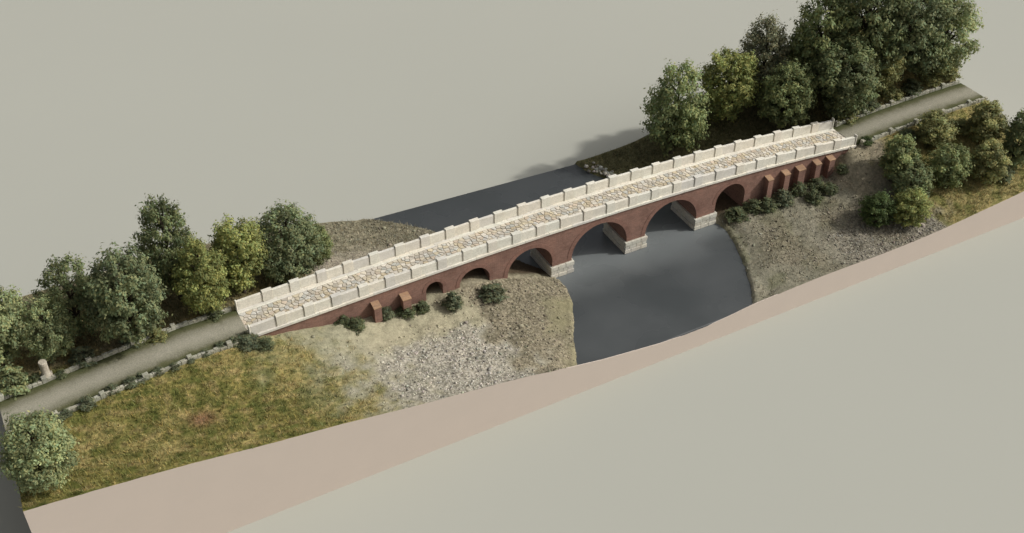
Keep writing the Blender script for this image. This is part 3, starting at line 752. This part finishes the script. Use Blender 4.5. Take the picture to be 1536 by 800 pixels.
def hit_terrain(px, py):
    d = ray(px, py); s = (4.0 - CAM[2]) / d[2]; step = 0.25
    ss = s + np.arange(0, 60, 0.12); pts = CAM[None] + d[None] * ss[:, None]
    ok = (pts[:, 0] > XL) & (pts[:, 0] < XR) & (pts[:, 1] > y_front(pts[:, 0])) & (pts[:, 1] < y_back(pts[:, 0]))
    hz = height(pts[:, 0], pts[:, 1])
    w2 = np.where(ok & (pts[:, 2] <= hz))[0]
    if len(w2) == 0: return None
    P = pts[w2[0]]; return np.array([P[0], P[1], hz[w2[0]]])
def top_height(P, py):                                # height whose top projects to row py above the base point P
    lo, hi = 0.1, 30.0
    for _ in range(40):
        m = (lo + hi) / 2; d = P + np.array([0, 0, m]) - CAM; y = 400 - FPX * (d @ UP) / (d @ FWD)
        if y > py: lo = m
        else: hi = m
    return m
def plant(name, kind, px, py, top, wid, col, label, cat, group=None, P=None, rot=None):
    if P is None:                                     # py is where the crown's near side ends; the stem stands a little behind
        sh = 0.25 * wid - LOW[kind] * (py - top) if name != 'shrub' else 0.12 * wid
        P = hit_terrain(px, py - max(0.0, sh))
    if P is None: print('MISS', label, px, py); return
    cme, tme, zm, dm = KINDS[kind]
    h = top_height(P, top) if top is not None else None
    wd = wid * depth(P) / FPX
    if h is None: h = wd * .8
    root = tag(empty(name, P - np.array([0, 0, .05])), label, cat, group)
    root.rotation_euler = (0, 0, rnd.uniform(0, 6.28) if rot is None else rot)
    root.scale = (wd / dm, wd / dm, h / zm)
    t = link('trunk' if name != 'shrub' else 'stem', tme, None, root); c = link('crown' if name != 'shrub' else 'foliage', cme, None, root)
    c.color = (*col, 1)
    return root
DK = (0.172, 0.198, 0.088); MID = (0.230, 0.262, 0.108); YG = (0.280, 0.300, 0.100); PALE = (0.290, 0.325, 0.155); GREY = (0.280, 0.280, 0.165); BL = (0.198, 0.228, 0.112); OL = (0.262, 0.262, 0.104)
T = 'broadleaf_tree'
GL, GRB, GRF = 'trees behind the left road', 'trees on the wooded bank behind the right road', 'small trees on the slope below the right road'
trees = [
 ('round2', 12, 560, 432, 100, PALE, 'pale green tree cut by the left edge of the photo, behind the left road', GL),
 ('round1', 82, 541, 450, 80, PALE, 'pale yellow-green tree standing just behind the milestone column', GL),
 ('open2', 122, 508, 387, 100, DK, 'dark ragged tree with sparse branches behind the milestone tree', GL),
 ('round3', 207, 515, 366, 112, BL, 'broad dark tree in the middle of the row behind the left road', GL),
 ('tall2', 272, 452, 293, 84, DK, 'tallest dark tree behind the left road, with a rounded top', GL),
 ('tall1', 308, 470, 352, 82, YG, 'yellow-green tree in front of the tallest tree by the left road', GL),
 ('round2', 368, 446, 330, 88, YG, 'olive yellow tree beside the left end of the bridge', GL),
 ('round1', 436, 424, 306, 112, BL, 'broad dark blue-green tree behind the left end of the bridge parapet', GL),
 ('tall2', 478, 402, 335, 52, MID, 'slim green tree on the river side of the dark tree by the left parapet', GL),
 ('round3', 67, 738, 626, 106, PALE, 'pale grey-green bushy tree alone on the front left corner of the meadow', None),
 ('open1', 1006, 234, 88, 98, (0.245, 0.285, 0.120), 'lone tall tree with an open crown behind the bridge parapet by the river', None),
 ('round2', 1092, 184, 72, 86, YG, 'yellow-green tree at the left end of the wooded bank', GRB),
 ('tall1', 1142, 140, 14, 82, GREY, 'grey-green tall tree rising behind the yellow-green tree at the left of the wood', GRB),
 ('round3', 1174, 196, 88, 84, MID, 'mid green rounded tree at the front of the wood above the bridge parapet', GRB),
 ('tall2', 1215, 145, -22, 104, MID, 'tall green tree at the top left of the wood cut by the photo edge', GRB),
 ('round2', 1250, 181, 52, 100, DK, 'dark tree at the front of the wood near the right end of the bridge', GRB),
 ('round1', 1312, 142, 52, 72, OL, 'olive yellow tree in the middle of the wood above the right road', GRB),
 ('spread1', 1290, 120, -45, 120, DK, 'tall dark tree in the upper middle of the wood', GRB),
 ('spread1', 1352, 118, -30, 112, BL, 'tall blue-green tree above the right road wall', GRB),
 ('round3', 1372, 119, 40, 84, DK, 'dark round tree at the back of the right road wall', GRB),
 ('open1', 1408, 108, -30, 96, PALE, 'pale sunlit tree at the right edge of the wood', GRB),
 ('small1', 1410, 119, 82, 50, OL, 'small olive tree at the foot of the pale tree on the wood edge', GRB),
 ('small2', 1345, 270, 200, 62, MID, 'small green tree with a dark stem below the right end of the bridge', GRF),
 ('small1', 1397, 226, 168, 58, OL, 'small olive tree against the right road wall', GRF),
 ('small3', 1421, 286, 217, 68, MID, 'grey-green small tree in the middle of the right slope', GRF),
 ('small2', 1474, 216, 149, 62, OL, 'dark olive small tree at the end of the right road wall', GRF),
 ('small2', 1471, 275, 207, 60, OL, 'olive rounded small tree low on the right slope beside the grey-green one', GRF),
 ('small2', 1517, 249, 157, 52, DK, 'narrow dark small tree at the right edge of the photo', GRF),
 ('small3', 1366, 310, 244, 66, DK, 'dark small tree behind the two lowest trees of the right slope', GRF),
 ('small1', 1314, 342, 288, 54, (0.085, 0.118, 0.036), 'bright green small tree, the lower left one of the right slope', GRF),
 ('small1', 1363, 344, 281, 58, YG, 'yellow-green small tree, lowest on the right slope near the cut edge', GRF),
]
for (k, px, py, top, wid, col, label, grp) in trees: plant(T, k, px, py, top, wid, col, label, 'tree', grp)
SHD = (0.136, 0.155, 0.076); SHB = (0.158, 0.176, 0.100)
GS = 'shrubs along the foot of the bridge'
shr = [
 ('bush1', 372, 520, 504, 42, SHB, 'dark shrub at the left end of the bridge below the parapet post'),
 ('bush2', 398, 522, 508, 30, SHD, 'small shrub on the meadow side next to the left bridge end'),
 ('bush1', 512, 484, 467, 28, SHD, 'upper shrub of the pair left of the first buttress'),
 ('bush2', 534, 494, 478, 34, SHD, 'lower shrub of the pair left of the first buttress'),
 ('bush2', 579, 478, 461, 28, SHB, 'shrub right against the leftmost buttress'),
 ('bush1', 610, 473, 456, 32, SHD, 'shrub in front of the second buttress from the left'),
 ('bush1', 634, 468, 450, 24, SHD, 'shrub just left of the smallest arch opening'),
 ('bush1', 680, 464, 436, 32, SHB, 'large shrub between the two smallest left arches'),
 ('bush1', 738, 449, 428, 44, SHB, 'large shrub at the foot of the pier between the second and third arch'),
 ('bush1', 1105, 330, 312, 38, SHD, 'dark shrub below the rightmost arch opening'),
 ('bush2', 1128, 318, 298, 30, SHD, 'shrub between the rightmost arch and the first right buttress'),
 ('bush1', 1150, 318, 296, 32, SHD, 'shrub standing in front of the first buttress right of the arches'),
 ('bush1', 1174, 308, 284, 36, SHB, 'large shrub hiding the foot of the second right buttress'),
 ('bush2', 1198, 294, 272, 28, SHD, 'shrub at the foot of the middle right buttress'),
 ('bush2', 1222, 284, 266, 26, SHD, 'shrub at the foot of the fourth right buttress'),
 ('bush1', 1220, 304, 284, 30, SHD, 'low shrub on bare ground in front of the right buttresses'),
 ('bush2', 1243, 292, 274, 28, SHD, 'low shrub in front of the last right buttress'),
 ('bush2', 1262, 262, 246, 22, SHD, 'small shrub beside the last right buttress'),
 ('bush2', 1298, 218, 204, 22, (0.08, .11, .035), 'small bright shrub at the right end post of the near parapet'),
 ('bush1', 125, 548, 520, 42, SHB, 'grey-green shrub behind the left road wall right of the milestone'),
 ('bush1', 22, 590, 548, 52, PALE, 'pale shrub behind the left road wall near the photo edge'),
 ('bush2', 92, 568, 555, 20, SHD, 'small dark shrub at the foot of the milestone on the bridge side'),
 ('bush2', 54, 575, 560, 22, SHD, 'small dark shrub at the foot of the milestone on the left side'),
 ('bush1', 200, 515, 488, 40, SHB, 'dark shrub under the broad tree behind the left road wall'),
 ('bush1', 322, 478, 458, 30, SHD, 'low shrub under the yellow-green tree behind the left road wall'),
 ('bush1', 236, 512, 494, 34, OL, 'olive shrub between the two tree groups behind the left road wall'),
 ('bush1', 1268, 182, 150, 42, OL, 'yellowish shrub behind the right end post of the far parapet'),
 ('bush1', 1300, 165, 142, 38, SHD, 'dark shrub on the bank just behind the right road wall'),
 ('bush2', 1334, 152, 128, 38, OL, 'olive shrub on the bank behind the middle of the right road wall'),
 ('bush1', 1366, 140, 118, 36, SHD, 'dark shrub on the bank behind the far half of the right road wall'),
 ('bush2', 1394, 130, 108, 34, OL, 'olive shrub on the bank near the far end of the right road wall'),
 ('bush1', 1424, 118, 96, 30, OL, 'low shrub on the bank at the far corner of the right road'),
 ('bush1', 1440, 200, 178, 40, OL, 'low olive shrub on the near side of the right road wall'),
 ('bush1', 1500, 268, 244, 42, SHD, 'dark shrub at the foot of the narrow tree by the right photo edge'),
 ('bush2', 1360, 210, 194, 30, SHD, 'small shrub under the right road wall behind the green tree'),
]
for (k, px, py, top, wid, col, label) in shr: plant('shrub', k, px, py, top, wid, col, label, 'shrub', 'shrubs')
ROWB = [(350, 516, 22), (332, 522, 20), (308, 532, 18), (286, 542, 14), (262, 552, 18), (238, 560, 20), (212, 570, 22), (196, 578, 24), (168, 588, 24), (130, 610, 28), (100, 622, 20), (88, 632, 22)]
ORD = ['first', 'second', 'third', 'fourth', 'fifth', 'sixth', 'seventh', 'eighth', 'ninth', 'tenth', 'eleventh', 'twelfth']
for k_, (px, py, wd) in enumerate(ROWB):
    py += 3
    plant('shrub', ['bush1', 'bush2'][k_ % 2], px, py, py - wd * .62, wd, SHB, ORD[k_] + ' small bush from the bridge end along the meadow side of the left road wall', 'shrub', 'bushes along the left road wall')

# ------------------------------------------------------------------ grass and gravel
def scatter(n, seed):
    rs = np.random.RandomState(seed); X = rs.uniform(XL + .1, XR - .1, n); t = rs.uniform(.004, .994, n)
    yf_, yb_ = y_front(X), y_back(X); Y = yf_ + (yb_ - yf_) * t; return X, Y, rs
def off_limits(X, Y):
    cl, _ = road_center(ROAD_L, X); cr, _ = road_center(ROAD_R, X)
    return ((X < -2.2) & (np.abs(Y - cl) < 2.45)) | ((X > 62.8) & (np.abs(Y - cr) < 2.3)) | ((X > -2.6) & (X < 63.3) & (Y > -.2) & (Y < 4.1))
X, Y, rs = scatter(90000, 21)
c, g, p = zones(X, Y); z = height(X, Y)
keep = (rs.uniform(0, 1, len(X)) < g * .75) & (z > ZW + .15) & ~off_limits(X, Y)
X, Y, z, c = X[keep], Y[keep], z[keep], c[keep]; n = len(X); NB = 4
hx = np.repeat(np.stack([X, Y, z], 1), NB, 0); cc = np.repeat(c, NB, 0)
a = rs.uniform(0, 6.28, n * NB); ln = rs.uniform(.14, .42, n * NB) * np.repeat(rs.uniform(.6, 1.5, n), NB); tilt = rs.uniform(.25, 1.0, n * NB)
base = hx + np.stack([rs.normal(0, .07, n * NB), rs.normal(0, .07, n * NB), np.full(n * NB, -.02)], 1)
side = np.stack([-np.sin(a), np.cos(a), 0 * a], 1) * rs.uniform(.012, .030, (n * NB, 1))
tip = base + np.stack([np.cos(a) * np.sin(tilt) * ln, np.sin(a) * np.sin(tilt) * ln, np.cos(tilt) * ln], 1)
# keep blades inside the block
tip[:, 1] = np.clip(tip[:, 1], y_front(tip[:, 0]) - .05, y_back(tip[:, 0]))
V = np.stack([base - side, base + side, tip], 1).reshape(-1, 3)
me = fast_mesh('grass', V, np.arange(len(V)).reshape(-1, 3))
tint = rs.uniform(.5, 1.45, (n * NB, 1)) * np.repeat(rs.uniform(.6, 1.35, (n, 1)), NB, 0) * (1 + .18 * rs.uniform(-1, 1, (n * NB, 1)) * np.array([[1, .1, -.8]]))
color_attr(me, 'col', np.repeat(np.clip(cc * tint * 1.12, .004, .6), 3, 0))
tag(link('grass', me, M_GRASS), 'olive and straw coloured rough grass on the meadow and banks', 'grass', None, 'stuff')
print('grass blades', n * NB)

X, Y, rs = scatter(120000, 22)
c, g, p = zones(X, Y); z = height(X, Y)
keep = (rs.uniform(0, 1, len(X)) < p ** 1.3 * .55) & (z > ZW - .02) & ~off_limits(X, Y)
X, Y, z, c = X[keep], Y[keep], z[keep], c[keep]
s = np.exp(rs.normal(-2.85, .42, len(X)))
# pale boulders on the far right bank by the water and along the water lines
BX, BY = [], []
for t in np.linspace(0, 1, 70):
    bx = 40.6 + (39.0 - 40.6) * t + rs.uniform(-.1, 1.3); by = 10.6 + (14.2 - 10.6) * t + rs.uniform(-.6, .6); BX.append(bx); BY.append(by)
BX, BY = np.array(BX), np.array(BY); BZ = height(BX, BY)
X = np.concatenate([X, BX]); Y = np.concatenate([Y, BY]); z = np.concatenate([z, BZ]); s = np.concatenate([s, rs.uniform(.12, .30, len(BX))]); c = np.concatenate([c, np.tile(np.array([[.40, .38, .33]]), (len(BX), 1))])
n = len(X)
bm = bmesh.new(); bmesh.ops.create_icosphere(bm, subdivisions=1, radius=1.0)
iv = np.array([q.co[:] for q in bm.verts]); iF = np.array([[q.index for q in f_.verts] for f_ in bm.faces]); bm.free()
a = rs.uniform(0, 6.28, n); ca, sa = np.cos(a), np.sin(a)
V = iv[None] * rs.uniform(.75, 1.2, (n, len(iv), 1)) * s[:, None, None] * np.stack([rs.uniform(.8, 1.4, n), rs.uniform(.7, 1.1, n), rs.uniform(.4, .75, n)], 1)[:, None, :]
V = np.stack([V[..., 0] * ca[:, None] - V[..., 1] * sa[:, None], V[..., 0] * sa[:, None] + V[..., 1] * ca[:, None], V[..., 2]], -1) + np.stack([X, Y, z + s * .12], 1)[:, None]
Fp = (iF[None] + (np.arange(n) * len(iv))[:, None, None]).reshape(-1, 3)
me = fast_mesh('gravel', V.reshape(-1, 3), Fp)
tint = np.array([.5, .72, .92, 1.05, 1.18, 1.36])[rs.randint(0, 6, n)][:, None] * (1 + .03 * rs.normal(size=(n, 3)))
color_attr(me, 'col', np.repeat(np.clip(c * tint, .01, .7), len(iv), 0))
tag(link('gravel', me, M_PEBBLE), 'pale and brown river gravel strewn over both banks', 'gravel', None, 'stuff')
print('pebbles', n)
